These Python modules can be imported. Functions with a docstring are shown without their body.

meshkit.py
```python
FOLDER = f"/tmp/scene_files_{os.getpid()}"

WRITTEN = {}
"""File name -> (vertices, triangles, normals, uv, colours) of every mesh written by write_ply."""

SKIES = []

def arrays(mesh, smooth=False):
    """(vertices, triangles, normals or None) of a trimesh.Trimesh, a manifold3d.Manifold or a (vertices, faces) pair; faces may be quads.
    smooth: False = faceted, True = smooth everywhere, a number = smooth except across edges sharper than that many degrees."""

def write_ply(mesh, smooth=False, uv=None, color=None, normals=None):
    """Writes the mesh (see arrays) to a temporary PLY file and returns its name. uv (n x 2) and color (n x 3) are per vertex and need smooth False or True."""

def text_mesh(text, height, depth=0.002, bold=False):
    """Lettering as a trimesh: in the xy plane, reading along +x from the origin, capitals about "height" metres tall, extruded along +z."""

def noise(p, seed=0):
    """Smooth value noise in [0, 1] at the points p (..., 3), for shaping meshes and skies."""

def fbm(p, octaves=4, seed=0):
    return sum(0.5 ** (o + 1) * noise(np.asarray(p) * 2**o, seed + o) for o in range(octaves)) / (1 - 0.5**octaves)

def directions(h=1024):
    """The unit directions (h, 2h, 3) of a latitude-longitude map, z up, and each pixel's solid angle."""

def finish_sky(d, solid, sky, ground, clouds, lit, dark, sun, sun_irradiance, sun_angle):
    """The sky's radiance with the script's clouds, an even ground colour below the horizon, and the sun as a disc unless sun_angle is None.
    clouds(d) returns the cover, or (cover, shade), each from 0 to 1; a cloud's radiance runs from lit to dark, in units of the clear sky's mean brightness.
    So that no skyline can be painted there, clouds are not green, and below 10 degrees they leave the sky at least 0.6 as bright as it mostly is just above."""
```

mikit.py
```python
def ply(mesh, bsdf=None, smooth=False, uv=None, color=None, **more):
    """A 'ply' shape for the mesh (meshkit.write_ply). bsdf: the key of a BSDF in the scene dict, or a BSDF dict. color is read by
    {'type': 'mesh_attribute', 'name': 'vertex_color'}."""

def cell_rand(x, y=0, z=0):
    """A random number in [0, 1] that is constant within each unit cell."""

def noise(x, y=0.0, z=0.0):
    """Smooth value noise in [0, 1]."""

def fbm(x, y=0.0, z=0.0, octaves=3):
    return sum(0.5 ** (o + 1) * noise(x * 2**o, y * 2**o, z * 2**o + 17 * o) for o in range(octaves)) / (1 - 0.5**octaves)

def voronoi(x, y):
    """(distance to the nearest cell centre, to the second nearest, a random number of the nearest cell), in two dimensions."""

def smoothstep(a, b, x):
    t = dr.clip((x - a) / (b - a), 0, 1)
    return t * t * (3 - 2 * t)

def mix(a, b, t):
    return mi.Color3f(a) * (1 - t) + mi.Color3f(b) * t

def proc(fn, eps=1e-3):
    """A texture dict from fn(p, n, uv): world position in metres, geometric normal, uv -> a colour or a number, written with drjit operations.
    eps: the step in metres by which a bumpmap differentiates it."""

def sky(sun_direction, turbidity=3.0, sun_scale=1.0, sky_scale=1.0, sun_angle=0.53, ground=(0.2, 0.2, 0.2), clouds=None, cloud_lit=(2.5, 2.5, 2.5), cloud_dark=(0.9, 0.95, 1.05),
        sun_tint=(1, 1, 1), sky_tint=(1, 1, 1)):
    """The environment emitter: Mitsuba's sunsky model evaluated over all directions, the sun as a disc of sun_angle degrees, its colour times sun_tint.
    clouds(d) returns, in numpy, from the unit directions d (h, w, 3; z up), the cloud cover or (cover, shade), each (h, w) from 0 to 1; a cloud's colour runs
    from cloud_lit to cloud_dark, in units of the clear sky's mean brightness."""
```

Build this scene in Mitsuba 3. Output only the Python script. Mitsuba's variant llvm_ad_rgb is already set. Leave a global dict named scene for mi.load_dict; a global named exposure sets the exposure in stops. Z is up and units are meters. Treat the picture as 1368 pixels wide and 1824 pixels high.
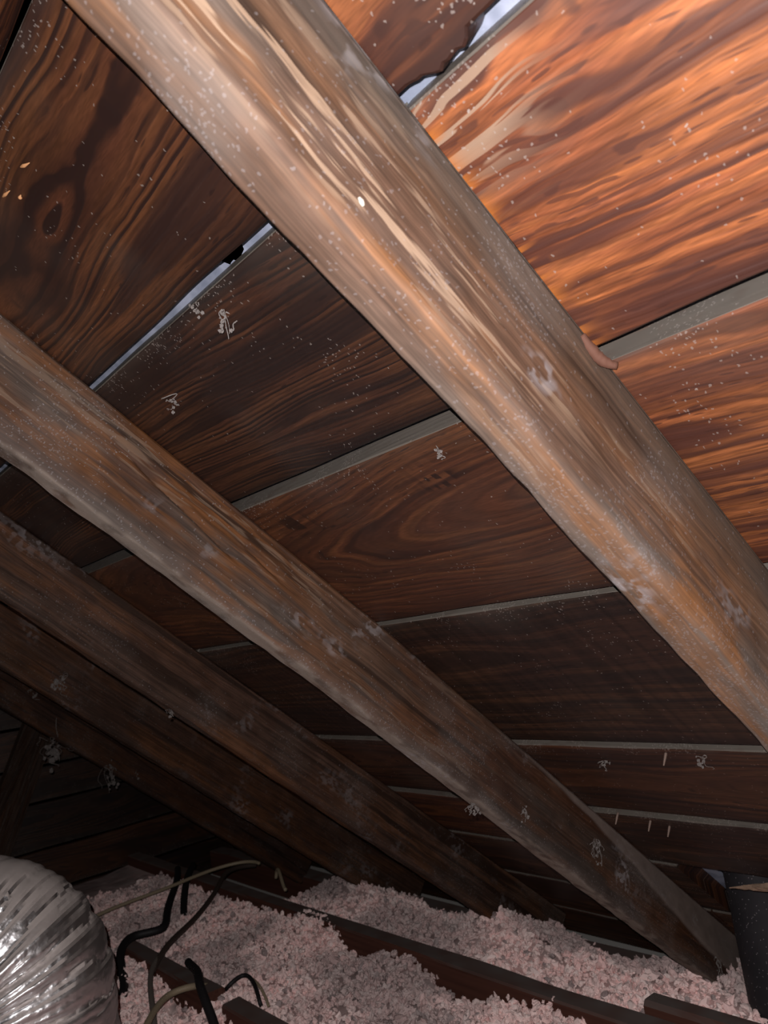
import math, random
import numpy as np, trimesh, drjit as dr, mitsuba as mi, mikit
from mikit import proc, fbm, noise, cell_rand, smoothstep, mix, voronoi
from meshkit import noise as mnoise, fbm as mfbm

rng = np.random.default_rng(7)
random.seed(7)
scene, labels = {}, {}
T = mi.ScalarTransform4f

# ------------------------------------------------------------------ camera, light, exposure
EYE = np.array([0.0, 0.0, 0.72])                       # a phone held in the attic, 0.72 m above the ceiling boards
RIGHT = np.array([0.64187584, 0.75372767, -0.14103194])
DOWN = np.array([-0.20392139, -0.00951238, -0.97894105])
FWD = np.array([-0.73919651, 0.65711804, 0.14759543])
scene['camera'] = {'type': 'thinlens', 'fov': math.degrees(2 * math.atan(684 / 1346.24)), 'fov_axis': 'x',
                   'near_clip': 0.02, 'far_clip': 50.0, 'aperture_radius': 0.0009, 'focus_distance': 0.62,
                   'to_world': T().look_at(origin=EYE.tolist(), target=(EYE + FWD).tolist(), up=(-DOWN).tolist())}
exposure = 0.0
FLASH = 2.15                                          # the phone's flash, beside the lens: the only lamp
flash_at = EYE + -0.012 * RIGHT - 0.019 * DOWN
scene['flash'] = {'type': 'point', 'position': flash_at.tolist(), 'intensity': {'type': 'rgb', 'value': [FLASH * 1.0, FLASH * 0.965, FLASH * 0.95]}}

# ------------------------------------------------------------------ frames and helpers
PITCH = math.radians(40)
CP, SP = math.cos(PITCH), math.sin(PITCH)
ROT = np.array([[-1, 0, 0], [0, CP, -SP], [0, SP, CP]])   # rows: along the ridge (away), down the slope, out of the roof

def roof(a, b, n):
    """A point of the roof's frame (metres: along the ridge, down the slope, outward) in the world."""
    p = np.stack(np.broadcast_arrays(np.asarray(a, float), b, n), -1)
    return p @ ROT + EYE

def seen(name):
    """name, or name with the next free number."""
    if name not in scene and name not in labels:
        return name
    k = 1
    while f'{name}_{k:03d}' in scene or f'{name}_{k:03d}' in labels:
        k += 1
    return f'{name}_{k:03d}'

def add(name, shape, parent=None, **tags):
    key = seen(f'{parent}__{name}' if parent else name)
    scene[key] = shape
    if tags:
        labels[key] = tags
    return key

def grid_faces(n, m, close_m=False):
    """Quads of an n x m grid (m wraps when close_m)."""
    i, j = np.meshgrid(np.arange(n - 1), np.arange(m if close_m else m - 1), indexing='ij')
    j2 = (j + 1) % m
    return np.stack([i * m + j, i * m + j2, (i + 1) * m + j2, (i + 1) * m + j], -1).reshape(-1, 4)

def outward(v, f):
    t = np.vstack([f[:, [0, 1, 2]], f[:, [0, 2, 3]]]) if f.shape[1] == 4 else f
    vol = np.einsum('ij,ij->i', v[t[:, 0]], np.cross(v[t[:, 1]], v[t[:, 2]])).sum()
    return t if vol > 0 else t[:, ::-1]

def tube(points, radius, sides=8, per=8, jitter=0.0):
    """A tube along a smooth curve through the points; radius a number or one per point."""
    p = np.asarray(points, float)
    from scipy.interpolate import CubicSpline
    s = np.r_[0, np.cumsum(np.linalg.norm(np.diff(p, axis=0), axis=1))]
    n = max(4, per * (len(p) - 1) + 1)
    q = np.linspace(0, s[-1], n)
    c = CubicSpline(s, p)(q) if len(p) > 2 else np.stack([np.interp(q, s, p[:, k]) for k in range(3)], 1)
    r = np.interp(q, s, np.broadcast_to(radius, len(p)))
    t = np.gradient(c, axis=0)
    t /= np.linalg.norm(t, axis=1, keepdims=True)
    u = np.cross(t[0], [0.3, 0.2, 0.93]); u /= np.linalg.norm(u)
    rings = []
    for k in range(n):
        u = u - t[k] * (u @ t[k]); u /= np.linalg.norm(u)
        w = np.cross(t[k], u)
        a = np.arange(sides) * 2 * np.pi / sides
        rr = r[k] * (1 + jitter * rng.normal(size=sides))
        rings.append(c[k] + (np.cos(a) * rr)[:, None] * u + (np.sin(a) * rr)[:, None] * w)
    v = np.vstack(rings + [c[:1], c[-1:]])
    f = grid_faces(n, sides, True)
    j = np.arange(sides)
    caps = np.vstack([np.stack([j * 0 + n * sides, (j + 1) % sides, j], 1), np.stack([j * 0 + n * sides + 1, (n - 1) * sides + j, (n - 1) * sides + (j + 1) % sides], 1)])
    t3 = np.vstack([f[:, [0, 1, 2]], f[:, [0, 2, 3]], caps])
    return trimesh.Trimesh(v, outward(v, t3), process=False)

# ------------------------------------------------------------------ materials
D = 0.343                                             # distance from the eye to the roof deck's underside
BRUISE = [(1.70 * D, 0.038), (1.15 * D, 0.038)]
def pick(idx, table, default):
    """table[idx] where there is one, else default; idx is a drjit number."""
    out = default
    for k, x in table.items():
        out = dr.select(dr.abs(idx - k) < 0.5, x, out)
    return out

# one row of boards between two seams = one number; tens digit: row, ones digit: which length of the row
TONE = {}      # 0 = blackened, 1 = warm orange brown
RING = {}      # distance between growth rings, m
CENTRE = {}    # where the log's heart lies across the board, m
DEPTH = {}     # how far the heart lies behind the face, m
DARK = {}      # strength of the dark late wood
DASH = {}      # how far the dark grain breaks up into short dashes
WIDE = {}      # width of the board, m
SLOPE = {}     # how fast the heart runs away from the face along the board
GAIN = {}      # overall lightness of a board
def board_fields(uv):
    idx = dr.floor(uv.y / 4.0)
    v, u = uv.y - idx * 4.0 - 0.5, uv.x
    r1, r2, r3 = cell_rand(idx, 1.5, 2.5), cell_rand(idx, 5.5, 2.5), cell_rand(idx, 9.5, 7.5)
    ring = pick(idx, RING, 0.0045 + 0.003 * r1)
    yc = pick(idx, CENTRE, 0.02 + 0.16 * r2)
    zc = pick(idx, DEPTH, 0.03 + 0.06 * r3)
    o = idx * 3.7
    y = v - yc + 0.034 * (noise(u * 2.3, o) - 0.5) + 0.012 * (noise(u * 9.0, v * 22.0 + o) - 0.5)
    z = zc + pick(idx, SLOPE, 0.0) * (u - idx * 1.37 - 0.22) + 0.035 * (noise(u * 1.7 + 40.0, o) - 0.5) + 0.006 * (noise(u * 14.0, v * 60.0, o) - 0.5)
    rm = dr.sqrt(y * y + z * z) + 0.0012 * (noise(u * 60.0, v * 160.0, o) - 0.5)
    r = rm / ring + 0.5 * noise(rm * 90.0, o)
    t = r - dr.floor(r)
    per = cell_rand(dr.floor(r), idx)
    late = smoothstep(0.25, 0.72, t) * (1 - smoothstep(0.86, 1.0, t)) * (0.30 + 0.70 * per)
    run = fbm(u * 6.0, rm * 170.0, o + 3.0, octaves=3)       # runs along the grain, starts and stops
    fibre = fbm(u * 30.0, rm * 700.0, o, octaves=2)
    return idx, u, v, late, fibre, run, rm, o

def board_colour(p, n, uv):
    idx, u, v, late, fibre, run, rm, o = board_fields(uv)
    tone = pick(idx, TONE, 0.16 + 0.14 * cell_rand(idx, 3.5))
    dark = pick(idx, DARK, 0.75)
    dash = pick(idx, DASH, 0.5)
    wide = pick(idx, WIDE, 0.5)
    blot = fbm(u * 5.0, v * 16.0, o + 9.0, octaves=3)
    broad = fbm(u * 4.0, rm * 55.0, o + 33.0, octaves=3)
    early = mix(mi.Color3f(0.0165, 0.0072, 0.0050), mi.Color3f(0.195, 0.055, 0.0200), tone)
    gold = mix(mi.Color3f(0.0235, 0.0105, 0.0057), mi.Color3f(0.255, 0.080, 0.0250), tone)
    shade = mix(mi.Color3f(0.0042, 0.0027, 0.0026), mi.Color3f(0.052, 0.0165, 0.0115), tone)
    band2 = fbm(u * 7.0, rm * 210.0, o + 91.0, octaves=3)
    dashes = noise(u * 75.0, rm * 900.0, o + 95.0)
    c = mix(early, gold, smoothstep(0.40, 0.60, blot))
    c = mix(c, gold * 1.35, smoothstep(0.54, 0.66, band2) * 0.6)
    c = c * (0.50 + 1.0 * fibre) * (0.78 + 0.44 * noise(u * 160.0, v * 1500.0, o))
    lines = late * mix(mi.Color3f(1.0), mi.Color3f(smoothstep(0.34, 0.56, run) * 1.25), dash).x
    c = mix(c, shade, dr.clip(lines * dark, 0, 0.95))
    c = mix(c, shade * 1.1, dr.clip(smoothstep(0.46, 0.34, band2) * 0.75 * dark, 0, 0.9))
    c = mix(c, shade * 1.3, dr.clip(smoothstep(0.53, 0.66, broad) * 0.85 * dark, 0, 0.9))
    c = mix(c, shade, smoothstep(0.72, 0.84, dashes) * smoothstep(0.42, 0.56, noise(u * 14.0, v * 50.0, o)) * 0.7)
    c = c * pick(idx, GAIN, 0.9)
    # blackened where water crept in along the lower edge
    low = dr.exp(-dr.maximum(wide - v, 0.0) / 0.010) * (0.6 + 0.8 * noise(u * 25.0, o))
    c = mix(c, shade * 0.6, dr.clip(low, 0, 0.85))
    # saw marks across the grain of the blackest board, ladder-like bruises on the golden one
    saw = noise(u * 230.0 + v * 12.0, v * 7.0, o)
    c = c * dr.select(dr.abs(idx - 81.0) < 0.5, 0.55 + 0.9 * saw, 1.0)
    ua = u - idx * 1.37
    for ca, cb in ((BRUISE[0]), (BRUISE[1])):
        m = dr.exp(-dr.square((ua - ca) / 0.020) - dr.square((v - cb) / 0.013))
        bars = smoothstep(0.35, 0.6, noise(ua * 210.0 + v * 60.0, o)) * smoothstep(0.3, 0.55, noise(ua * 40.0, v * 190.0, o))
        c = mix(c, shade * 0.7, dr.select(dr.abs(idx - 71.0) < 0.5, dr.clip(m * bars * 1.5, 0, 0.85), 0.0))
    # pale raw wood split open near the rafter, on the board above it all
    raw = dr.exp(-dr.square((ua - 0.600 * D) / 0.034)) * dr.exp(-dr.square(v / 0.034)) * smoothstep(0.53, 0.60, fbm(u * 20.0, v * 330.0 + 4.0 * noise(u * 30.0, v * 60.0), o + 71.0, octaves=3))
    c = mix(c, mi.Color3f(0.17, 0.110, 0.076), dr.select(dr.abs(idx - 60.0) < 0.5, dr.clip(raw * 2.4, 0, 0.9), 0.0))
    rim0 = dr.exp(-dr.maximum(0.0, 0.645 * D - ua) / 0.006) * smoothstep(0.40, 0.62, noise(ua * 60.0, v * 260.0, o)) * dr.select(dr.abs(idx - 60.0) < 0.5, 1.0, 0.0)
    c = mix(c, mi.Color3f(0.26, 0.080, 0.014), dr.clip(rim0 * 0.9, 0, 0.9))
    # grey house dust: a film, and grains that thicken towards the board's upper edge, where it sifts through the gap
    film = smoothstep(0.50, 0.80, fbm(u * 9.0, v * 9.0, o + 5.0, octaves=3))
    edge = dr.exp(-dr.maximum(v, 0.0) / 0.009)
    rim = dr.select(v < 0.0006, 0.9, 0.0)
    c = mix(c, mi.Color3f(0.085, 0.074, 0.064), dr.clip(film * 0.12 + 0.22 * edge * noise(u * 60.0, v * 60.0, o) + rim * (0.7 + 0.5 * noise(u * 90.0, v * 200.0, o)), 0, 0.95))
    wu, wv = u + 0.0012 * noise(u * 700.0, v * 700.0), v + 0.0012 * noise(u * 700.0, v * 700.0 + 50.0)
    d1, d2, rc = voronoi(wu * 700.0, wv * 620.0 + o)
    g1, g2, gc = voronoi(wu * 330.0 + 7.0, wv * 400.0 + o)
    dens = 0.004 + 0.06 * smoothstep(0.58, 0.8, fbm(u * 22.0, v * 22.0, o + 31.0, octaves=3)) + 0.26 * edge * smoothstep(0.35, 0.65, noise(u * 45.0, v * 20.0, o))
    grain = dr.select((rc < dens) & (d1 < 0.42), 1.0, 0.0)
    grain2 = dr.select((gc < 0.13 * dens) & (g1 < 0.24), 1.0, 0.0)
    return mix(c, mi.Color3f(0.20, 0.172, 0.158), dr.clip(grain * 0.40 + grain2 * (0.25 + 3.0 * gc / (0.13 * dens + 1e-4) * 0.15), 0, 0.85))

def board_bump(p, n, uv):
    idx, u, v, late, fibre, run, rm, o = board_fields(uv)
    return 0.00018 * late + 0.00022 * fibre + 0.0005 * fbm(u * 40.0, v * 90.0, o, octaves=2)

RAFTER_TONE = {}
def rafter_fields(uv):
    idx = dr.floor(uv.y / 4.0)
    return idx, uv.x, uv.y - idx * 4.0 - 0.5, idx * 5.3

def rafter_colour(p, n, uv):
    idx, u, v, o = rafter_fields(uv)     # v: 0 at the deck, down the near face, 0.085 the lower corner, 0.115 the far lower corner
    tone = pick(idx, RAFTER_TONE, 0.25)
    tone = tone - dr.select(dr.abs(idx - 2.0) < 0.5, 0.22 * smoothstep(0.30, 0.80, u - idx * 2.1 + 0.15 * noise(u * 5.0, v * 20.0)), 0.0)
    y = v + 0.008 * noise(u * 3.0, o)
    fibre = fbm(u * 9.0, y * 420.0, o, octaves=3)
    streak = fbm(u * 3.0, y * 95.0, o + 4.0, octaves=3)
    patch = fbm(u * 7.0, y * 32.0, o + 8.0, octaves=4)
    worn = fbm(u * 16.0, y * 130.0, o + 15.0, octaves=3)
    stroke = fbm(u * 24.0, y * 300.0, o + 18.0, octaves=3)
    bandp = fbm(u * 3.0, y * 40.0, o + 12.0, octaves=2)
    mott = fbm(u * 55.0, v * 75.0, o + 25.0, octaves=3)
    base = mix(mi.Color3f(0.0190, 0.0072, 0.0050), mi.Color3f(0.073, 0.0395, 0.0255), tone)
    rust = mix(mi.Color3f(0.042, 0.0135, 0.0052), mi.Color3f(0.135, 0.056, 0.0195), tone)
    pale = mix(mi.Color3f(0.050, 0.032, 0.025), mi.Color3f(0.250, 0.168, 0.115), tone)
    grey = mix(mi.Color3f(0.0230, 0.0150, 0.0122), mi.Color3f(0.084, 0.066, 0.055), tone)
    lowside = smoothstep(0.045, 0.085, v + 0.02 * (noise(u * 5.0, o) - 0.5))
    orange = pick(idx, {1: 1.0}, 0.55)
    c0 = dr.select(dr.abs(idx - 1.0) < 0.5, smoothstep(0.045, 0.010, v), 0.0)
    far = dr.select(idx > 2.5, 1.0, 0.0)
    ur = u - idx * 2.1
    c = mix(base, grey, smoothstep(0.40, 0.62, fbm(u * 5.0, y * 22.0, o + 80.0, octaves=3)) * (0.8 - 0.65 * far))
    c = mix(c, rust, smoothstep(0.42, 0.57, patch) * smoothstep(0.28, 0.50, worn) * dr.clip(0.35 + 0.75 * lowside * orange + 0.9 * dr.select(dr.abs(idx - 2.0) < 0.5, smoothstep(0.42, 0.1, ur), 0.0), 0, 1))
    fine = fbm(u * 45.0, y * 1100.0, o + 6.0, octaves=2)
    c = c * (0.42 + 1.16 * fibre) * (0.70 + 0.6 * mott) * (0.62 + 0.76 * fine)
    c = mix(c, base * 0.35, smoothstep(0.56, 0.68, streak) * (0.85 - 0.5 * lowside))
    up = smoothstep(0.30, -0.15, u - idx * 2.1) * dr.select(dr.abs(idx - 1.0) < 0.5, 1.0, 0.0)     # pale strokes grow stronger towards the ridge
    c = mix(c, pale, dr.clip(smoothstep(0.53, 0.64, stroke) * (smoothstep(0.50, 0.64, bandp) * (0.5 - 0.45 * far) + 0.95 * up * smoothstep(0.30, 0.50, bandp) * dr.exp(-dr.square((v - 0.068) / 0.020))), 0, 0.9))
    tr = dr.exp(-dr.square((v - 0.021 - 0.004 * noise(u * 12.0, o)) / 0.0045)) * smoothstep(0.02, 0.10, ur) * smoothstep(0.34, 0.24, ur) * dr.select(dr.abs(idx - 1.0) < 0.5, 1.0, 0.0)
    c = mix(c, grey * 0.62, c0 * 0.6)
    c = mix(c, base * 0.4, tr * (0.4 + 0.6 * smoothstep(0.35, 0.6, fbm(u * 20.0, y * 400.0, o, octaves=2))))
    wane = 0.006 + 0.058 * smoothstep(0.72, 1.30, ur)    # the smooth bark side of the second rafter
    bark = smoothstep(0.003, -0.003, v - wane) * dr.select(dr.abs(idx - 2.0) < 0.5, 1.0, 0.0) * smoothstep(0.55, 0.85, ur)
    c = mix(c, mi.Color3f(0.125, 0.094, 0.082) * (0.7 + 0.6 * mott), bark * 0.9)
    under = dr.exp(-dr.square((v - 0.094) / 0.020)) * pick(idx, {1: 0.3, 2: 1.0}, 0.5)      # the underside and its corner gather lint
    film = smoothstep(0.47, 0.72, fbm(u * 13.0, v * 18.0, o + 41.0, octaves=4))
    dusty = pick(idx, {1: 1.0, 2: 0.8}, 0.35)
    c = mix(c, mi.Color3f(0.108, 0.091, 0.083), dr.clip((film * 0.30 + 0.55 * under * (0.35 + 0.9 * mott)) * dusty, 0, 0.8))
    wu, wv = u + 0.0012 * noise(u * 700.0, v * 700.0), v + 0.0012 * noise(u * 700.0, v * 700.0 + 50.0)
    strip = smoothstep(0.085, 0.091, v) * smoothstep(0.122, 0.112, v) * dr.select(dr.abs(idx - 2.0) < 0.5, 1.0, 0.0)
    c = mix(c, mi.Color3f(0.165, 0.132, 0.112), dr.clip(strip * (0.15 + 1.0 * smoothstep(0.3, 0.7, mott)), 0, 0.75))
    d1, d2, rc = voronoi(wu * 640.0, wv * 640.0 + o)
    g1, g2, gc = voronoi(wu * 330.0 + 7.0, wv * 380.0 + o)
    dens = (0.02 + 0.20 * film + 0.12 * under) * dusty
    grain = dr.select((rc < dens) & (d1 < 0.45), 1.0, 0.0)
    grain2 = dr.select((gc < 0.10 * dens) & (g1 < 0.26), 1.0, 0.0)
    lint = dusty * smoothstep(0.42, 0.62, fbm(u * 160.0, v * 200.0, o, octaves=2)) * smoothstep(0.60, 0.76, fbm(u * 15.0, v * 19.0, o + 51.0, octaves=4)) * (0.3 + 0.9 * mott)
    return mix(c, mi.Color3f(0.210, 0.192, 0.200), dr.clip(grain * 0.22 + grain2 * pick(idx, {1: 0.16}, 0.35) + lint * 0.8, 0, 0.85))

def rafter_bump(p, n, uv):
    idx, u, v, o = rafter_fields(uv)
    return 0.0006 * fbm(u * 8.0, v * 300.0, o, octaves=3) + 0.0014 * fbm(u * 45.0, v * 90.0, o + 3.0, octaves=3)

def joist_colour(p, n, uv):
    f = fbm(p.x * 6.0, p.y * 160.0, p.z * 160.0, octaves=3)
    c = mix(mi.Color3f(0.046, 0.016, 0.0115), mi.Color3f(0.105, 0.040, 0.027), f)
    up = smoothstep(0.3, 0.9, n.z)                     # dust settles on what faces up
    return mix(c, mi.Color3f(0.105, 0.086, 0.080), up * (0.45 + 0.5 * noise(p.x * 40.0, p.y * 40.0)))

def underlay_colour(p, n, uv):
    f = fbm(p.x * 55.0, p.y * 55.0, p.z * 55.0, octaves=3)
    return mix(mi.Color3f(0.115, 0.128, 0.172), mi.Color3f(0.20, 0.214, 0.275), smoothstep(0.3, 0.65, f))

def foil_dust(p, n, uv):
    f = fbm(p.x * 22.0, p.y * 22.0, p.z * 22.0, octaves=3)
    return dr.clip(0.06 + 1.1 * smoothstep(0.36, 0.85, n.z) * (0.55 + 0.6 * f) + 0.15 * (f - 0.4), 0.03, 0.92)

def foil_bump(p, n, uv):
    return 0.0012 * fbm(p.x * 110.0, p.y * 130.0, p.z * 130.0, octaves=3)

def pipe_colour(p, n, uv):
    f = fbm(p.x * 30.0, p.y * 30.0, p.z * 30.0, octaves=3)
    d1, d2, rc = voronoi(uv.x * 520.0, uv.y * 520.0)
    c = mix(mi.Color3f(0.010, 0.0095, 0.012), mi.Color3f(0.022, 0.020, 0.023), f)
    return mix(c, mi.Color3f(0.3, 0.26, 0.28), dr.select((rc < 0.035) & (d1 < 0.3), 0.6, 0.0))

def wood(colour, bump, rough, spec):
    return {'type': 'twosided', 'b': {'type': 'bumpmap', 't': proc(bump, eps=4e-4), 'scale': 1.0,
            'b': {'type': 'principled', 'base_color': proc(colour), 'roughness': rough, 'specular': spec}}}

def plain(rgb, rough=0.7, spec=0.3, **more):
    return {'type': 'twosided', 'b': {'type': 'principled', 'base_color': {'type': 'rgb', 'value': list(rgb)}, 'roughness': rough, 'specular': spec, **more}}

scene['board_wood'] = wood(board_colour, board_bump, 0.42, 0.45)
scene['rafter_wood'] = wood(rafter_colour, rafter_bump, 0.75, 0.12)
scene['joist_wood'] = {'type': 'twosided', 'b': {'type': 'principled', 'base_color': proc(joist_colour), 'roughness': 0.75, 'specular': 0.2}}
scene['underlay_sheet'] = {'type': 'twosided', 'b': {'type': 'principled', 'base_color': proc(underlay_colour), 'roughness': 0.5}}
scene['glass_wool'] = {'type': 'twosided', 'b': {'type': 'diffuse', 'reflectance': {'type': 'mesh_attribute', 'name': 'vertex_color'}}}
scene['foil'] = {'type': 'twosided', 'b': {'type': 'blendbsdf', 'weight': proc(foil_dust),
                 'a': {'type': 'bumpmap', 't': proc(foil_bump, eps=8e-4), 'scale': 1.0, 'b': {'type': 'principled', 'base_color': {'type': 'rgb', 'value': [0.74, 0.73, 0.75]}, 'metallic': 1.0, 'roughness': 0.36}},
                 'b': {'type': 'diffuse', 'reflectance': {'type': 'rgb', 'value': [0.40, 0.345, 0.325]}}}}
scene['pipe_black'] = {'type': 'twosided', 'b': {'type': 'principled', 'base_color': proc(pipe_colour), 'roughness': 0.6, 'specular': 0.3}}
scene['cable_tan'] = plain((0.26, 0.20, 0.135), 0.5)
scene['cable_brown'] = plain((0.050, 0.034, 0.028), 0.6)
scene['cable_black'] = plain((0.013, 0.011, 0.012), 0.6)
scene['cable_grey'] = plain((0.13, 0.105, 0.092), 0.6)
scene['lint'] = plain((0.135, 0.118, 0.112), 1.0, 0.0)
scene['fresh_wood'] = plain((0.34, 0.165, 0.075), 0.7)
scene['pale_wood'] = plain((0.19, 0.125, 0.09), 0.8, 0.1)
scene['bark'] = plain((0.075, 0.031, 0.020), 0.8)
scene['rust_nail'] = plain((0.16, 0.11, 0.09), 0.6, metallic=0.3)
scene['paint_chip'] = plain((0.42, 0.38, 0.32), 0.8)
scene['plaster'] = plain((0.42, 0.40, 0.38), 0.9)

# ------------------------------------------------------------------ the roof deck: boards across the rafters, gaps between
SP_R = 1.22 * D                                       # rafter spacing
R_FACE = [0.64 * D + k * SP_R for k in range(-2, 6)]   # near face of every rafter (along the ridge)
labels['ceiling'] = {'kind': 'structure', 'label': 'underside of the sloping roof deck of dark stained boards'}
BT = 0.075 * D                                        # board thickness

def board(a0, a1, b0, b1, idx, sag=0.0, splinter=None, notch=None):
    """One board: a0 < a1 along the ridge, b0 < b1 down the slope (metres), its face at n = D."""
    n = max(6, int((a1 - a0) / (0.003 if splinter else 0.012)))
    a = np.linspace(a0, a1, n)
    w = 0.0012
    lo = b0 + w * (mnoise(np.stack([a * 14, a * 0 + idx * 9.1, a * 0], 1)) * 2 - 1)
    hi = b1 + w * (mnoise(np.stack([a * 14, a * 0 + idx * 5.3 + 50, a * 0], 1)) * 2 - 1)
    if splinter:
        hi = hi + splinter(a)
    if notch:
        lo = lo + notch(a)
    ch = 0.0015
    cup = sag * np.sin((a - a0) / (a1 - a0) * np.pi)
    # profile, seen along the ridge: face with eased corners, then the upper side
    prof = [(0.0, ch), (ch, 0.0), (0.25, 0.0), (0.5, 0.0), (0.75, 0.0), (-ch, 0.0), (0.0, ch), (0.0, BT), (0.0, BT)]
    rows, uvs = [], []
    for k, (fb, dn) in enumerate(prof):
        if k == 0: b = lo
        elif k == 1: b = lo + ch
        elif k in (2, 3, 4): b = lo + fb * (hi - lo)
        elif k == 5: b = hi - ch
        elif k in (6, 7): b = hi
        else: b = lo
        rows.append(roof(a, b, D + dn + 0.0004 * (k in (3,)) - cup))
        vv = (b - b0) + {0: -0.0005, 7: BT, 8: -BT}.get(k, 0.0)
        uvs.append(np.stack([a + idx * 1.37, vv + 0.5 + 4.0 * idx], 1))
    m = len(prof)
    v = np.stack(rows, 1).reshape(-1, 3)
    uv = np.stack(uvs, 1).reshape(-1, 2)
    f = grid_faces(n, m, True)
    caps = []
    for base in (0, (n - 1) * m):
        for k in range(1, m - 1):
            caps.append([base, base + k, base + k + 1] if base else [base, base + k + 1, base + k])
    t = np.vstack([f[:, [0, 1, 2]], f[:, [0, 2, 3]], caps])
    return trimesh.Trimesh(v, outward(v - v.mean(0), t), process=False), uv

SEAM = [-3.3, -2.55, -1.85, -1.25, -0.82, -0.375, 0.105, 0.605, 1.19, 1.945, 2.475, 2.94, 3.43, 3.9, 4.4]    # upper edge of each row, in D
GAP = [0.02, 0.02, 0.02, 0.02, 0.02, 0.034, 0.021, 0.036, 0.020, 0.036, 0.052, 0.032, 0.03, 0.03, 0.03]
JOINT = {5: [0.68], 6: [0.68], 7: [0.68], 8: [0.68, 3.10], 9: [0.68, 3.10], 10: [1.90], 11: [4.32], 12: [1.9], 13: [1.9], 4: [1.9], 3: [0.68], 2: [3.1], 1: [1.9], 0: [3.1]}
LEFT_END, RIGHT_END = 7.45, -1.9
SPECIAL = {}
TONE.update({50: 0.45, 51: 0.165, 60: 0.85, 61: 0.085, 70: 0.55, 71: 0.17, 80: 0.30, 81: 0.02, 82: 0.08, 90: 0.10, 91: 0.10, 100: 0.085, 110: 0.10})
RING.update({60: 0.0060, 61: 0.0034, 70: 0.0058, 71: 0.0060, 51: 0.0045, 80: 0.006, 81: 0.014, 50: 0.006})
SLOPE.update({71: 0.10, 51: 0.05})
GAIN.update({60: 0.72, 50: 0.75, 70: 0.85})
CENTRE.update({60: -0.03, 61: -0.05, 70: -0.03, 71: 0.080, 51: 0.06, 81: 0.08})
DEPTH.update({60: 0.10, 61: 0.05, 70: 0.05, 71: 0.006, 51: 0.03, 81: 0.02})
DARK.update({60: 0.95, 61: 1.0, 70: 0.8, 71: 0.6, 51: 1.0, 81: 0.7, 50: 0.95})
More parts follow.
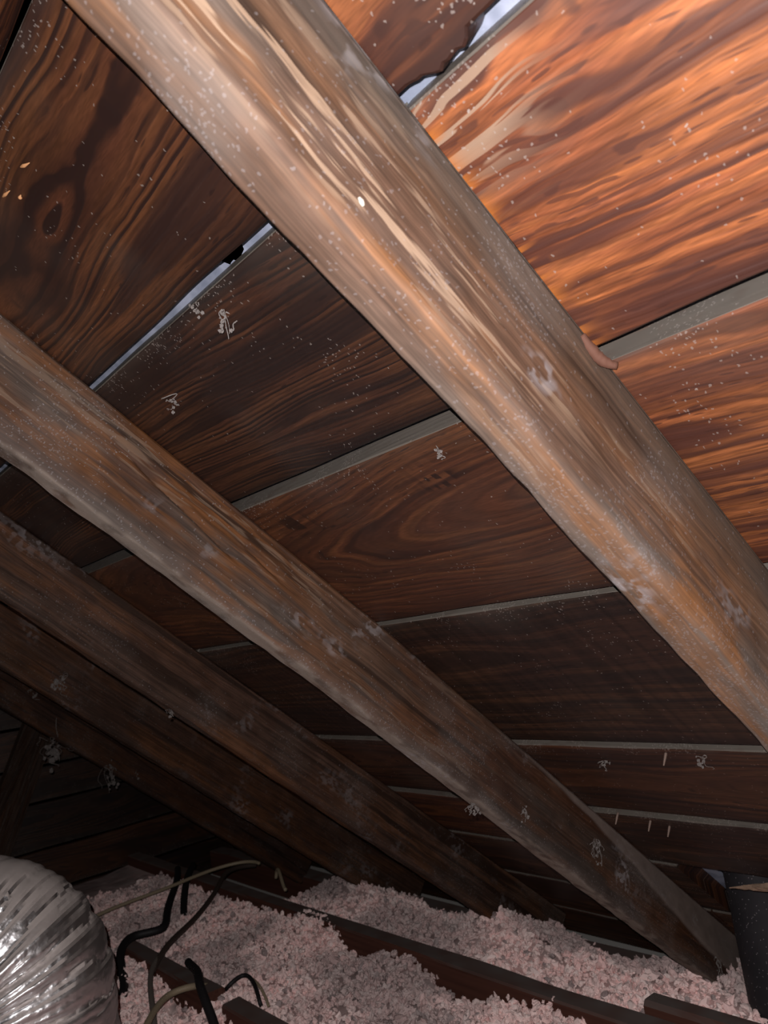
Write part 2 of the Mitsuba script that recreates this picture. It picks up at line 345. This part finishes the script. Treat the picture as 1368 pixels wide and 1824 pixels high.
DASH.update({60: 0.75, 61: 0.95, 70: 0.4, 71: 0.3, 51: 0.95, 81: 0.5})
for r in range(5, 12):
    for k in range(3):
        WIDE[r * 10 + k] = (SEAM[r + 1] - GAP[r + 1] - SEAM[r]) * D

def torn(a):                                          # the split lower edge beside the near rafter
    x = a / D
    on = np.clip((x - 0.512) / 0.006, 0, 1) * np.clip((0.62 - x) / 0.05, 0, 1)
    return -0.0015 + on * (0.0025 + 0.0038 * mnoise(np.stack([a * 260, a * 0 + 3, a * 0], 1)))

board_key = {}
for r in range(len(SEAM) - 1):
    ends = [RIGHT_END] + JOINT.get(r, []) + [LEFT_END]
    for k in range(len(ends) - 1):
        idx = r * 10 + k
        a0, a1 = ends[k] * D + 0.0015, ends[k + 1] * D - 0.0015
        if r == 11 and k == 0:
            ends_extra = [(RIGHT_END * D, 1.28 * D), (1.80 * D, a1)]      # cut away around the vent pipe
        else:
            ends_extra = [(a0, a1)]
        for (x0, x1) in ends_extra:
            mesh, uv = board(x0, x1, SEAM[r] * D, (SEAM[r + 1] - GAP[r + 1]) * D, idx, splinter=torn if idx == 50 else None)
            board_key[idx] = add('board', mikit.ply(mesh, 'board_wood', uv=uv), 'ceiling')

from shapely.geometry import Polygon
tear = [(1.150, 0.072), (1.158, 0.085), (1.145, 0.104), (1.132, 0.096), (1.124, 0.106), (1.112, 0.100), (1.104, 0.110), (1.094, 0.098), (1.080, 0.094), (1.072, 0.082), (1.085, 0.070)]
hole = [(-0.548 + 0.050 * math.cos(t), 1.082 + 0.064 * math.sin(t)) for t in np.linspace(0, 2 * np.pi, 24, endpoint=False)]
hole = [(-x, (y - SP * (D + BT)) / CP) for x, y in hole]
sheet = Polygon([(RIGHT_END * D, -0.28 * D), (LEFT_END * D, -0.28 * D), (LEFT_END * D, 4.4 * D), (RIGHT_END * D, 4.4 * D)], [[(x * D * 1.077, y * D * 1.077) for x, y in tear], hole])
um = trimesh.creation.extrude_polygon(sheet, 0.004)
uw = roof(um.vertices[:, 0], um.vertices[:, 1], um.vertices[:, 2] + D + BT + 0.0005)
add('underlay', mikit.ply(trimesh.Trimesh(uw, np.array(um.faces)[:, ::-1], process=False), 'underlay_sheet'), 'ceiling', label='pale bluish sheet seen through the gaps between the boards')

# ------------------------------------------------------------------ rafters
RT, RH = 0.088 * D, 0.259 * D
def rafter(k, idx, label, b0=-3.25, b1=4.0, wane=False, bend=None, cracks=()):
    a_face = R_FACE[k]
    n = 420
    b = np.linspace(b0 * D, b1 * D, n)
    rad = 0.0075
    pts = []                                          # (depth below the deck, distance behind the near face)
    for t in np.linspace(0, 1, 34): pts.append((t * (RH - rad), 0.0))
    for t in np.linspace(0, np.pi / 2, 7)[1:]: pts.append((RH - rad + rad * math.sin(t), rad - rad * math.cos(t)))
    for t in np.linspace(0, 1, 6)[1:]: pts.append((RH, rad + t * (RT - 1.6 * rad)))
    rl = 0.6 * rad
    for t in np.linspace(0, np.pi / 2, 5)[1:]: pts.append((RH - rl + rl * math.cos(t), RT - rl + rl * math.sin(t)))
    for t in np.linspace(0, 1, 8)[1:]: pts.append((RH - rl - t * (RH - rl), RT))
    pts = np.array(pts)
    s = np.r_[0, np.cumsum(np.linalg.norm(np.diff(pts, axis=0), axis=1))]
    Bm, S = np.meshgrid(b, s, indexing='ij')
    dep, back = np.broadcast_to(pts[:, 0], S.shape).copy(), np.broadcast_to(pts[:, 1], S.shape).copy()
    q = np.stack([Bm * 5 + idx * 13, S * 9, S * 0 + idx], -1).reshape(-1, 3)
    fine = np.stack([Bm * 24 + idx * 7, S * 70, S * 0 + idx], -1).reshape(-1, 3)
    bow = (mfbm(q) - 0.5).reshape(S.shape) * 0.006
    rough = (mfbm(fine) - 0.5).reshape(S.shape) * 0.0022
    mask = np.clip(dep / 0.01, 0, 1)                  # the top stays flat against the deck
    back = back + bow * mask * np.where(back > RT * 0.5, 1, 0.7) + rough * mask
    dep = np.maximum(dep + (rough * 1.3) * mask, 0)
    if wane:                                          # the bark edge left on the timber: its upper corner is missing further down the slope
        w = np.interp(Bm / D, [1.2, 2.0, 2.5, 2.9, 3.3, 3.8], [0.0, 0.02, 0.045, 0.075, 0.135, 0.19]) * D
        cut = np.clip(1 - dep / np.maximum(w, 1e-6), 0, 1) * (S < RH)
        back = back + 0.30 * w * cut
    for (g0, d0, g1, d1, wd, deep) in cracks:         # drying cracks along the near face
        at = np.interp(Bm / D, [g0, g1], [d0, d1]) * D
        on = np.clip(np.minimum(Bm / D - g0, g1 - Bm / D) / 0.06, 0, 1)
        back = back + deep * on * np.exp(-((dep - at) / wd) ** 2) * (S < RH * 0.95)
    if bend is not None:
        back = back + np.interp(Bm / D, bend[0], bend[1]) * D
    v = roof(a_face + back, Bm, D - 0.0004 - dep).reshape(-1, 3)
    uv = np.stack([Bm + idx * 2.1, S + 0.5 + 4.0 * idx], -1).reshape(-1, 2)
    m = len(s)
    f = grid_faces(n, m, True)
    t = np.vstack([f[:, [0, 1, 2]], f[:, [0, 2, 3]]])
    caps = []
    for base in (0, (n - 1) * m):
        for j in range(1, m - 1):
            caps.append([base, base + j, base + j + 1] if base else [base, base + j + 1, base + j])
    t = np.vstack([t, caps])
    key = add('rafter', mikit.ply(trimesh.Trimesh(v, outward(v - v.mean(0), t), process=False), 'rafter_wood', smooth=True, uv=uv), label=label, category='rafter')
    return key

RAFTER_TONE.update({1: 0.92, 2: 0.42, 3: 0.34, 4: 0.30, 5: 0.18})  # third to fifth rafters toned darker, standing in for the weak far light
near_rafter = rafter(2, 1, 'big weathered tan rafter nearest the viewer, crossing from the top left to the right edge')
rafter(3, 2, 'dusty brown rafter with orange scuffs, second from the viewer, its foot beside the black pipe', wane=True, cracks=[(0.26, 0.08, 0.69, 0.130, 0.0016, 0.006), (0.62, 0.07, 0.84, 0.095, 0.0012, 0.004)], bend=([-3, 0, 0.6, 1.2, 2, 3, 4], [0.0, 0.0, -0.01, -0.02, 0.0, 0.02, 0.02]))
rafter(4, 3, 'dark reddish brown rafter, third from the viewer, ending behind the pink insulation pile')
rafter(5, 4, 'dim brown rafter with a lint tuft, fourth from the viewer')
rafter(6, 5, 'faint dark rafter hung with cobwebs, farthest from the viewer at the gable', b1=3.9)

# ------------------------------------------------------------------ ceiling joists, floor, gable
ZJ = EYE[2] - 0.58
def beam(x0, x1, y0, y1, z0, z1, bsdf='joist_wood', seed=0, bev=0.003):
    n = max(4, int(abs(x1 - x0) / 0.03))
    x = np.linspace(x0, x1, n)
    prof = np.array([(y0 + bev, z0), (y1 - bev, z0), (y1, z0 + bev), (y1, z1 - bev), (y1 - bev, z1), (y0 + bev, z1), (y0, z1 - bev), (y0, z0 + bev)])
    rows = []
    for i, xx in enumerate(x):
        e = (np.array([mnoise(np.array([[xx * 6 + seed, j * 3.1, seed]]))[0] for j in range(8)]) - 0.5) * 0.004
        c = prof + np.stack([e * np.sign(prof[:, 0] - (y0 + y1) / 2), e * np.sign(prof[:, 1] - (z0 + z1) / 2) * (prof[:, 1] > (z0 + z1) / 2)], 1)
        rows.append(np.c_[np.full(8, xx), c])
    v = np.vstack(rows)
    f = grid_faces(n, 8, True)
    caps = []
    for base in (0, (n - 1) * 8):
        for j in range(1, 7):
            caps.append([base, base + j, base + j + 1] if base else [base, base + j + 1, base + j])
    t = np.vstack([f[:, [0, 1, 2]], f[:, [0, 2, 3]], caps])
    return mikit.ply(trimesh.Trimesh(v, outward(v - v.mean(0), t), process=False), bsdf)
add('joist', beam(-2.44, 0.55, 0.922, 0.960, 0.0, ZJ, seed=1), label='long dark ceiling joist standing out of the pink insulation below the rafters', category='joist')
add('joist', beam(-0.692, 0.35, 0.966, 1.002, 0.0, ZJ + 0.012, seed=2, bev=0.006), label='short brown timber with a square end beside the long joist, next to the black pipe', category='joist')
add('joist', beam(-1.72, -1.33, 0.617, 0.652, 0.0, ZJ, seed=3), label='dark joist under the cables beside the foil duct, mostly buried in insulation', category='joist')
add('joist', beam(-1.275, 0.3, 0.617, 0.652, 0.0, ZJ - 0.002, seed=4), label='dark joist end poking out of the insulation at the bottom edge', category='joist')

box = trimesh.creation.box(extents=[3.4, 2.4, 0.0125]); box.apply_translation([-0.85, 0.25, -0.00725])
add('floor', mikit.ply(box, 'plaster'), kind='structure', label='plasterboard ceiling of the room below')

labels['wall_left'] = {'kind': 'structure', 'label': 'dark boarded gable end of the attic'}
zz = 0.0
k = 0
while zz < 1.55:
    hgt = 0.118 + 0.015 * ((k * 7) % 3 - 1)
    top = EYE[2] + D / CP
    hi_y = min(1.33, (top - zz) / math.tan(PITCH) - 0.004)
    cut = min(1.33, (top - (zz + hgt)) / math.tan(PITCH) - 0.004)
    lo_y = -0.95
    if hi_y - lo_y < 0.1: break
    nx = 30
    ys = np.linspace(lo_y, hi_y, nx)
    w = 0.0012 * np.sin(ys * 17 + k)
    v, uv = [], []
    prof = [(0.0, 0.0), (0.0, 1.0), (0.02, 1.0), (0.02, 0.0)]
    for j, y in enumerate(ys):
        for (dx, s) in prof:
            yy = lo_y + (y - lo_y) * ((cut if s else hi_y) - lo_y) / (hi_y - lo_y)
            v.append([-2.47 - dx, yy, zz + 0.004 + (hgt - 0.008) * s + w[j]])
            uv.append([y, s * hgt + 0.5 + 4.0 * (300 + k)])
    f = grid_faces(nx, 4, True)
    v = np.array(v); t = np.vstack([f[:, [0, 1, 2]], f[:, [0, 2, 3]], [[0, 1, 2], [0, 2, 3]], np.array([[0, 2, 1], [0, 3, 2]]) + (nx - 1) * 4])
    TONE[300 + k] = [0.06, 0.14, 0.04][k % 3]
    add('board', mikit.ply(trimesh.Trimesh(v, outward(v - v.mean(0), t), process=False), 'board_wood', uv=np.array(uv)), 'wall_left')
    zz += hgt; k += 1

def bar(p, q, w, t, bsdf, **kw):
    """A squared timber from p to q, w wide and t thick."""
    p, q = np.array(p, float), np.array(q, float)
    d = q - p; L = np.linalg.norm(d); d /= L
    u = np.cross(d, [1, 0, 0]); u /= np.linalg.norm(u); x = np.cross(u, d)
    m = trimesh.creation.box(extents=[w, t, L]); v = np.array(m.vertices)
    c = (p + q) / 2 + v[:, :1] * u + v[:, 1:2] * x + v[:, 2:] * d
    return mikit.ply(trimesh.Trimesh(c, outward(c - c.mean(0), np.array(m.faces)), process=False), bsdf)
add('brace', bar((-2.445, 0.50, 0.145), (-2.445, 0.80, 0.80), 0.09, 0.035, 'rafter_wood'), label='dark leaning brace against the gable boards at the left edge', category='brace')
add('wall_plate', beam(-2.44, 0.55, 1.195, 1.245, 0.0, 0.075, seed=6), label='dark timber plate along the eave under the rafter feet', category='beam')

# ------------------------------------------------------------------ black vent pipe
pm = tube([(-0.548, 1.082, 0.001), (-0.548, 1.082, 0.2), (-0.548, 1.082, 0.46)], 0.045, sides=48)
pv = np.array(pm.vertices)
pv[:, 2] = np.minimum(pv[:, 2], EYE[2] + (D + BT + 0.03 - SP * pv[:, 1]) / CP)     # cut off just above the roof sheet
pm = trimesh.Trimesh(pv, pm.faces, process=False)
puv = np.c_[np.arctan2(pm.vertices[:, 1] - 1.082, pm.vertices[:, 0] + 0.548) * 0.045, pm.vertices[:, 2]]
add('vent_pipe', mikit.ply(pm, 'pipe_black', smooth=True, uv=puv), label='black vent pipe rising to the roof deck at the right edge', category='pipe')

# ------------------------------------------------------------------ loose pink insulation
def level(x, y):
    """Height of the loose fill, world metres."""
    q = np.stack([x * 5.0, y * 5.0, x * 0], -1)
    base = EYE[2] - 0.605 + 0.03 * (mfbm(q.reshape(-1, 3)).reshape(x.shape) - 0.5)
    # along the near side of the long joist it sags and leaves the joist's face bare
    jx = np.array([-2.6, -1.833, -1.668, -1.548, -1.44, -1.36, -1.33, -1.278, -1.205, -1.135, -1.087, -1.063, -0.985, -0.938, -0.821, -0.784, -0.7, 0.5])
    jz = -np.array([0.60, 0.606, 0.598, 0.596, 0.579, 0.591, 0.616, 0.632, 0.600, 0.594, 0.611, 0.630, 0.637, 0.614, 0.590, 0.606, 0.61, 0.61]) + EYE[2]
    near = np.interp(x, jx, jz)
    t = np.clip((0.935 - y) / 0.10, 0, 1); t = t * t * (3 - 2 * t)
    lowside = near * (1 - t) + base * t
    ex = np.array([-2.9, -1.95, -1.80, -1.70, -1.655, -1.61, -1.53, -1.46, -1.385, -1.25, -1.14, -1.10, -1.06, -0.99, -0.92, -0.83, -0.73, -0.708, -0.684, -0.62, 0.5])
    ez = -np.array([0.70, 0.70, 0.69, 0.67, 0.64, 0.585, 0.558, 0.575, 0.592, 0.60, 0.58, 0.556, 0.554, 0.574, 0.594, 0.592, 0.592, 0.597, 0.575, 0.582, 0.582]) + EYE[2]
    far = np.interp(x, ex, ez)
    foot = np.interp(y, [0.95, 1.0, 1.08, 1.2], [0, 0.35, 1.0, 0.9])
    jt = EYE[2] - 0.600
    farside = jt * (1 - foot) + far * foot - 0.5 * np.clip(y - 1.085, 0, None) * np.clip((-0.70 - x) / 0.15, 0.25, 1)
    z = np.where(y < 0.941, lowside, farside)
    # beside the duct the buried joist shows
    z = z - 0.030 * np.exp(-((y - 0.597) / 0.028) ** 2) * np.clip((x + 1.50) / 0.05, 0, 1) * np.clip((-1.30 - x) / 0.03, 0, 1)
    z = z - 0.014 * np.exp(-((y - 0.600) / 0.030) ** 2) * np.clip((x + 1.25) / 0.04, 0, 1)
    z = z + 0.022 * np.exp(-(((x + 1.30) / 0.022) ** 2 + ((y - 0.63) / 0.05) ** 2)) + 0.012 * np.exp(-(((x + 1.62) / 0.10) ** 2 + ((y - 0.58) / 0.05) ** 2))
    return z

gx, gy = np.meshgrid(np.arange(-2.44, 0.30, 0.012), np.arange(0.10, 1.262, 0.012), indexing='ij')
gz = level(gx, gy)
gv = np.stack([gx, gy, gz], -1).reshape(-1, 3)
gf = grid_faces(*gx.shape)
gt = np.vstack([gf[:, [0, 1, 2]], gf[:, [0, 2, 3]]])
def tint(xyz, n):
    q = mfbm(xyz * [7, 7, 7]) ; s = rng.random(n)
    pink = np.array([0.90, 0.60, 0.57]); white = np.array([0.92, 0.78, 0.74]); grey = np.array([0.22, 0.18, 0.18])
    c = pink * (1 - s[:, None] * 0.7) + white * s[:, None] * 0.7
    dirt = np.clip((q - 0.50) / 0.12, 0, 1) * 0.55
    dirt = np.maximum(dirt, 0.8 * np.clip((xyz[:, 1] - 0.97) / 0.06, 0, 1) * np.clip((-1.42 - xyz[:, 0]) / 0.1, 0, 1))
    dirt = np.maximum(dirt, (rng.random(n) < 0.05) * 0.8)
    return c * (1 - dirt[:, None]) + grey * dirt[:, None]
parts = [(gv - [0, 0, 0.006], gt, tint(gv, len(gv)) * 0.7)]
# nuggets of wool, five shapes, scattered over the surface where the photograph looks
shapes = []
for k in range(10):
    ico = trimesh.creation.icosphere(subdivisions=1)
    v = np.array(ico.vertices)
    v = v * (0.55 + 0.95 * mnoise(v * 1.9 + k * 11)[:, None]) * (0.70 + 0.6 * rng.random((len(v), 1)))
    shapes.append((v * [1.15, 0.80, 0.62], np.array(ico.faces)))
COUNT = 26000
px = rng.uniform(-2.2, -0.25, COUNT * 3); py = rng.uniform(0.32, 1.24, COUNT * 3)
view = np.stack([px, py, level(px, py)], 1) - EYE
cam = np.stack([view @ RIGHT, view @ DOWN, view @ FWD], 1)
ok = (cam[:, 2] > 0.3) & (np.abs(cam[:, 0] / cam[:, 2]) < 0.62) & (cam[:, 1] / cam[:, 2] < 0.82)
px, py = px[ok][:COUNT], py[ok][:COUNT]
pz = level(px, py)
nn = len(px)
rad = 0.0024 + 0.0048 * rng.random(nn) ** 1.6 + 0.004 * (rng.random(nn) < 0.06)
which = rng.integers(0, len(shapes), nn)
from scipy.spatial.transform import Rotation
rot = Rotation.random(nn, random_state=5).as_matrix()
for k, (sv, sf) in enumerate(shapes):
    sel = np.where(which == k)[0]
    v = np.einsum('ijk,lk->ilj', rot[sel], sv) * rad[sel, None, None] + np.stack([px, py, pz + rng.uniform(-0.004, 0.008, nn)], 1)[sel, None, :]
    f = (sf[None] + (np.arange(len(sel)) * len(sv))[:, None, None]).reshape(-1, 3)
    col = np.repeat(tint(np.stack([px, py, pz], 1)[sel], len(sel)), len(sv), 0)
    parts.append((v.reshape(-1, 3), f, col))
at = np.cumsum([0] + [len(p[0]) for p in parts])
V = np.vstack([p[0] for p in parts]); F = np.vstack([p[1] + a for p, a in zip(parts, at)]); C = np.vstack([p[2] for p in parts])
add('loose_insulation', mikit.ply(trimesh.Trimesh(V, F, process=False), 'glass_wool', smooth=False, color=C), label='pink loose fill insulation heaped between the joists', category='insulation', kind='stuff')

# ------------------------------------------------------------------ foil duct: an elbow from the floor, bending away to the left
CEN = np.array([-1.167, 0.223, EYE[2] - 0.399])
hx = np.array([RIGHT[0], RIGHT[1], 0.0]); hx /= np.linalg.norm(hx)       # towards the picture's right, level
hy = np.array([-hx[1], hx[0], 0.0])
RB, RD = 0.070, 0.110
S = []
nd, na = 520, 220
leg, arm = 0.30, 0.45
arc = RB * np.pi / 2
s = np.linspace(-leg, arc + arm, nd)
ang = np.linspace(0, 2 * np.pi, na, endpoint=False)
Sg, Ag = np.meshgrid(s, ang, indexing='ij')
tb = np.clip(Sg / RB, 0, np.pi / 2)
inner = np.cos(Ag)                                    # +1 on the outside of the bend
bendm = np.exp(-((Sg - arc / 2) / 0.20) ** 2)
run = np.clip(Sg, None, 0) + tb * 0.150 + np.clip(Sg - arc, 0, None)     # along the sleeve, as its outside sees it
ca, sa = np.cos(Ag).ravel(), np.sin(Ag).ravel()
def along(freq, f2, seed):
    return mfbm(np.stack([run.ravel() * freq, ca * f2 + seed, sa * f2], 1)).reshape(Sg.shape) - 0.5
def folds(pitch, wob, seed, power):
    """Puffs between sharp pinched creases that run round the sleeve and fade in and out."""
    ph = run / pitch + wob * along(7.0, 1.3, seed)
    cell = np.floor(ph); t = ph - cell
    amp = np.clip(0.15 + 1.7 * mnoise(np.stack([cell.ravel() * 3.7 + seed, ca * 1.1, sa * 1.1 + cell.ravel() * 1.9], 1)).reshape(Sg.shape) - 0.3, 0.05, 1.3)
    return amp * (np.sin(np.pi * t) ** power - 0.65)
facing = np.where(inner > 0, 0.14 + 0.86 * (1 - inner) ** 0.7, 1.0)
disp = (0.024 * folds(0.037, 1.1, 3.0, 0.6) + 0.009 * folds(0.0150, 1.5, 17.0, 0.7)) * facing + 0.004 * along(30.0, 3.0, 5.0) * facing
rr = RD + disp
rho = rr * np.cos(Ag)
side = rr * np.sin(Ag)
cx = (RB + rho) * np.cos(tb); cz = (RB + rho) * np.sin(tb)
cz = cz + np.clip(Sg, None, 0); cx = cx - np.clip(Sg - arc, 0, None)
dv = CEN + cx[..., None] * hx + side[..., None] * hy + cz[..., None] * np.array([0, 0, 1.0])
duct = trimesh.Trimesh(dv.reshape(-1, 3), np.vstack([grid_faces(nd, na, True)[:, [0, 1, 2]], grid_faces(nd, na, True)[:, [0, 2, 3]]]), process=False)
labels['flexible_duct'] = {'label': 'crinkled silver foil flexible duct bending up out of the insulation at the lower left', 'category': 'duct'}
add('foil_jacket', mikit.ply(duct, 'foil', smooth=True), 'flexible_duct')

# ------------------------------------------------------------------ cables
ZE = EYE[2]
def cable(points, r, bsdf, label, flat=1.0, lift=0.0):
    p = np.array(points, float) + [0, 0, ZE + lift]
    return add('cable', mikit.ply(tube(p, r, sides=10, per=10), bsdf, smooth=True), label=label, category='cable')
cable([(-1.90, 0.60, -0.565), (-1.915, 0.70, -0.56), (-1.915, 0.818, -0.558), (-1.921, 0.977, -0.557), (-1.891, 1.027, -0.557), (-1.851, 1.041, -0.56)], 0.0042, 'cable_tan', 'thin tan cable running up from behind the foil duct across the insulation')
cable([(-1.932, 1.074, -0.585), (-1.92, 0.99, -0.572), (-1.843, 0.919, -0.571), (-1.682, 0.761, -0.578), (-1.566, 0.644, -0.572), (-1.521, 0.604, -0.58)], 0.0058, 'cable_brown', 'long brown cable lying slantwise on the insulation, crossing the long joist')
cable([(-2.081, 0.92, -0.569), (-1.928, 0.838, -0.571), (-1.753, 0.738, -0.573), (-1.698, 0.691, -0.572), (-1.71, 0.650, -0.570), (-1.687, 0.615, -0.570), (-1.61, 0.578, -0.584), (-1.519, 0.542, -0.60)], 0.0085, 'cable_black', 'thick black cable bending down the insulation beside the foil duct')
cable([(-2.068, 0.96, -0.570), (-1.946, 0.88, -0.570), (-1.792, 0.796, -0.60)], 0.0085, 'cable_black', 'short black cable end standing beside the bend of the thick black cable')
cable([(-1.25, 0.45, -0.575), (-1.304, 0.501, -0.57), (-1.349, 0.543, -0.568), (-1.366, 0.576, -0.568), (-1.36, 0.61, -0.57), (-1.37, 0.630, -0.58), (-1.355, 0.650, -0.585)], 0.0055, 'cable_tan', 'bright tan cable curving up from the bottom edge over the joist')
cable([(-1.345, 0.662, -0.592), (-1.33, 0.672, -0.578), (-1.33, 0.688, -0.576), (-1.299, 0.691, -0.578), (-1.250, 0.676, -0.60)], 0.0035, 'cable_black', 'small black wire loop on the insulation past the joist')
cable([(-1.328, 0.700, -0.583), (-1.283, 0.694, -0.583), (-1.235, 0.682, -0.60)], 0.0025, 'cable_tan', 'thin tan strand beside the small black wire loop')
cable([(-1.472, 0.654, -0.572), (-1.418, 0.639, -0.563), (-1.353, 0.617, -0.5535), (-1.32, 0.603, -0.5545), (-1.27, 0.591, -0.575), (-1.215, 0.576, -0.605)], 0.0075, 'cable_black', 'short thick black cable lying over the joist and crossing the bright tan cable')
cable([(-1.566, 0.645, -0.574), (-1.525, 0.607, -0.574), (-1.453, 0.57, -0.58), (-1.374, 0.54, -0.59), (-1.30, 0.51, -0.62)], 0.0050, 'cable_grey', 'pale grey cable hanging over the joist beside the foil duct')
cable([(-1.744, 1.022, -0.575), (-1.735, 1.022, -0.555), (-1.695, 1.006, -0.556), (-1.645, 0.986, -0.575)], 0.0040, 'cable_tan', 'short tan cable end behind the long joist')

# ------------------------------------------------------------------ small things: nails, splinters, lint
def nail(a, b, length, tilt=(0, 0)):
    p = roof(a * D, b * D, D + 0.002)
    q = roof(a * D + tilt[0], b * D + tilt[1], D - length)
    add('nail', mikit.ply(tube([p, (p + q) / 2, q], [0.0016, 0.0015, 0.0008], sides=7, per=2), 'rust_nail', smooth=True), 'ceiling')
for a, b in ((1.66, 2.50), (1.60, 2.53), (1.25, 2.78), (1.02, 2.56), (1.78, 2.47), (1.30, 1.97)):
    nail(a, b, 0.013, (0.001, 0.002))

# a strip of bark curling off the near rafter where it meets the boards
sp = roof(np.array([0.640, 0.637, 0.630, 0.618]) * D, np.array([0.535, 0.565, 0.590, 0.608]) * D, D - np.array([0.003, 0.006, 0.007, 0.006]))
add('splinter', mikit.ply(tube(sp, [0.0022, 0.0034, 0.0032, 0.0022], sides=9, per=6, jitter=0.06), 'bark', smooth=True), near_rafter, label='curled strip of brown bark at the edge of the boards')
add('paint_chip', mikit.ply(tube(roof(np.array([0.637, 0.637, 0.638]) * D, np.array([0.120, 0.126, 0.131]) * D, np.array([0.7895, 0.788, 0.7865]) * D), [0.0005, 0.0012, 0.0006], sides=7, per=3), 'paint_chip', smooth=True), near_rafter, label='small cream chip')
for k, (a0, b0, da, db, r) in enumerate(((1.349, -0.276, 0.030, -0.010, 0.0016), (1.462, -0.281, 0.034, -0.006, 0.0015), (1.435, -0.256, 0.010, 0.004, 0.0018))):
    q = roof(np.array([a0 - da / 2, a0, a0 + da / 2]) * D, np.array([b0 - db / 2, b0, b0 + db / 2]) * D, D - np.array([0.0004, 0.0014, 0.0003]))
    add('splinter', mikit.ply(tube(q, [0.0003, r * 0.8, 0.0004], sides=7, per=5), 'fresh_wood', smooth=True), board_key[51], label='fresh orange sliver lifted off the board')

# a broken lath end beside the pipe, nailed under the boards
q = roof(np.array([1.535, 1.45, 1.35, 1.20]) * D, np.array([2.87, 2.86, 2.85, 2.84]) * D, D - np.array([0.024, 0.020, 0.016, 0.010]))
add('broken_lath', mikit.ply(tube(q, [0.0006, 0.0030, 0.0065, 0.0075], sides=7, per=6, jitter=0.22), 'pale_wood'), label='splintered pale end of a broken lath under the boards in front of the black pipe', category='wood scrap')

# ------------------------------------------------------------------ lint and cobwebs
def tuft(p, drop, spread, seed, label, strands=7, group=None, thin=0.0004):
    """A lint tuft: blobs of fluff at p and threads that hang from it by drop metres."""
    g = np.random.default_rng(seed)
    p = np.array(p, float); ms = []
    for k in range(strands):
        n = 5
        st = g.normal(size=3) * spread * 0.5
        line = p + st + np.cumsum(np.c_[g.normal(size=(n, 2)) * spread * 0.17, np.full(n, -drop / n) * g.uniform(0.3, 1.0)], 0)
        line[0] = p + st * 0.4
        ms.append(tube(line, g.uniform(0.5, 1.3) * thin, sides=5, per=4, jitter=0.25))
    for k in range(5 + strands):
        b = trimesh.creation.icosphere(subdivisions=1, radius=1.0)
        b.vertices *= (0.6 + 0.8 * g.random((len(b.vertices), 1))) * g.uniform(0.05, 0.22) * spread * [1, 1, 1.2]
        b.apply_translation(p + g.normal(size=3) * spread * 0.4 + [0, 0, -drop * g.uniform(0, 0.9)])
        ms.append(b)
    m = trimesh.util.concatenate(ms)
    return add('lint_tuft', mikit.ply(trimesh.Trimesh(m.vertices, m.faces, process=False), 'lint'), label=label, category='lint', **({'group': group} if group else {}))
def on_deck(a, b): return roof(a * D, b * D, D - 0.0015)
def on_face(k, b, n): return roof(R_FACE[k] - 0.0012, b * D, n * D)
tuft(on_deck(1.245, 0.150), 0.022, 0.006, 1, 'grey lint tuft dangling below the torn gap between the two rafters nearest the viewer', 5)
tuft(on_deck(1.30, 0.116), 0.003, 0.006, 2, 'clot of lint on the board edge left of the dangling tuft', 6)
tuft(on_deck(1.639, 0.244), 0.003, 0.007, 3, 'lint patch on the dark board near the second rafter', 6)
tuft(on_deck(1.082, 0.655), 0.003, 0.005, 4, 'pale lint speck on the golden board edge beside the near rafter', 4)
tuft(on_deck(1.554, 2.030), 0.004, 0.007, 5, 'lint patch on the lower board to the right of the second rafter', 5)
tuft(on_deck(1.196, 1.985), 0.004, 0.007, 6, 'lint patch on the lower board near the right edge', 5)
tuft(on_face(3, 2.06, 0.82), 0.016, 0.007, 7, 'hanging lint tuft halfway down the side of the second rafter', 7)
tuft(on_face(3, 2.48, 0.895), 0.036, 0.007, 8, 'long white lint streak hanging on the side of the second rafter', 9)
tuft(on_face(3, 3.45, 0.82), 0.022, 0.006, 9, 'lint strand near the foot of the second rafter', 6)
tuft(roof(R_FACE[3] + 0.015, 1.87 * D, 0.738 * D), 0.008, 0.009, 10, 'woolly lint tuft under the bottom edge of the second rafter', 7)
tuft(roof(R_FACE[4] + 0.010, 1.22 * D, 0.739 * D), 0.012, 0.007, 11, 'lint tuft under the bottom edge of the third rafter', 6)
tuft(on_face(5, 1.05, 0.84), 0.018, 0.018, 12, 'lint tuft on the side of the fourth rafter', 8, thin=0.0006)
tuft((-1.90, 0.535, EYE[2] - 0.035), 0.012, 0.016, 13, 'cobweb lint on the dark rafter at the left edge', 7, thin=0.0006)
tuft((-1.90, 0.580, EYE[2] - 0.075), 0.075, 0.010, 14, 'long cobweb strand hanging from the farthest rafter', 8, thin=0.0007)
tuft((-1.90, 0.565, EYE[2] - 0.165), 0.030, 0.030, 15, 'dusty clot of cobweb at the lower end of the long strand', 12, thin=0.0006)
tuft((-1.90, 0.690, EYE[2] - 0.235), 0.060, 0.020, 16, 'ragged cobweb clot hanging from the farthest rafter above the foil duct', 12, thin=0.0007)
tuft((-1.90, 0.760, EYE[2] - 0.262), 0.016, 0.012, 17, 'small cobweb tuft on the side of the farthest rafter', 6, thin=0.0006)
tuft((-1.46, 0.930, EYE[2] - 0.582), 0.028, 0.012, 18, 'white wisp of insulation hanging over the edge of the long joist', 9, thin=0.0012)
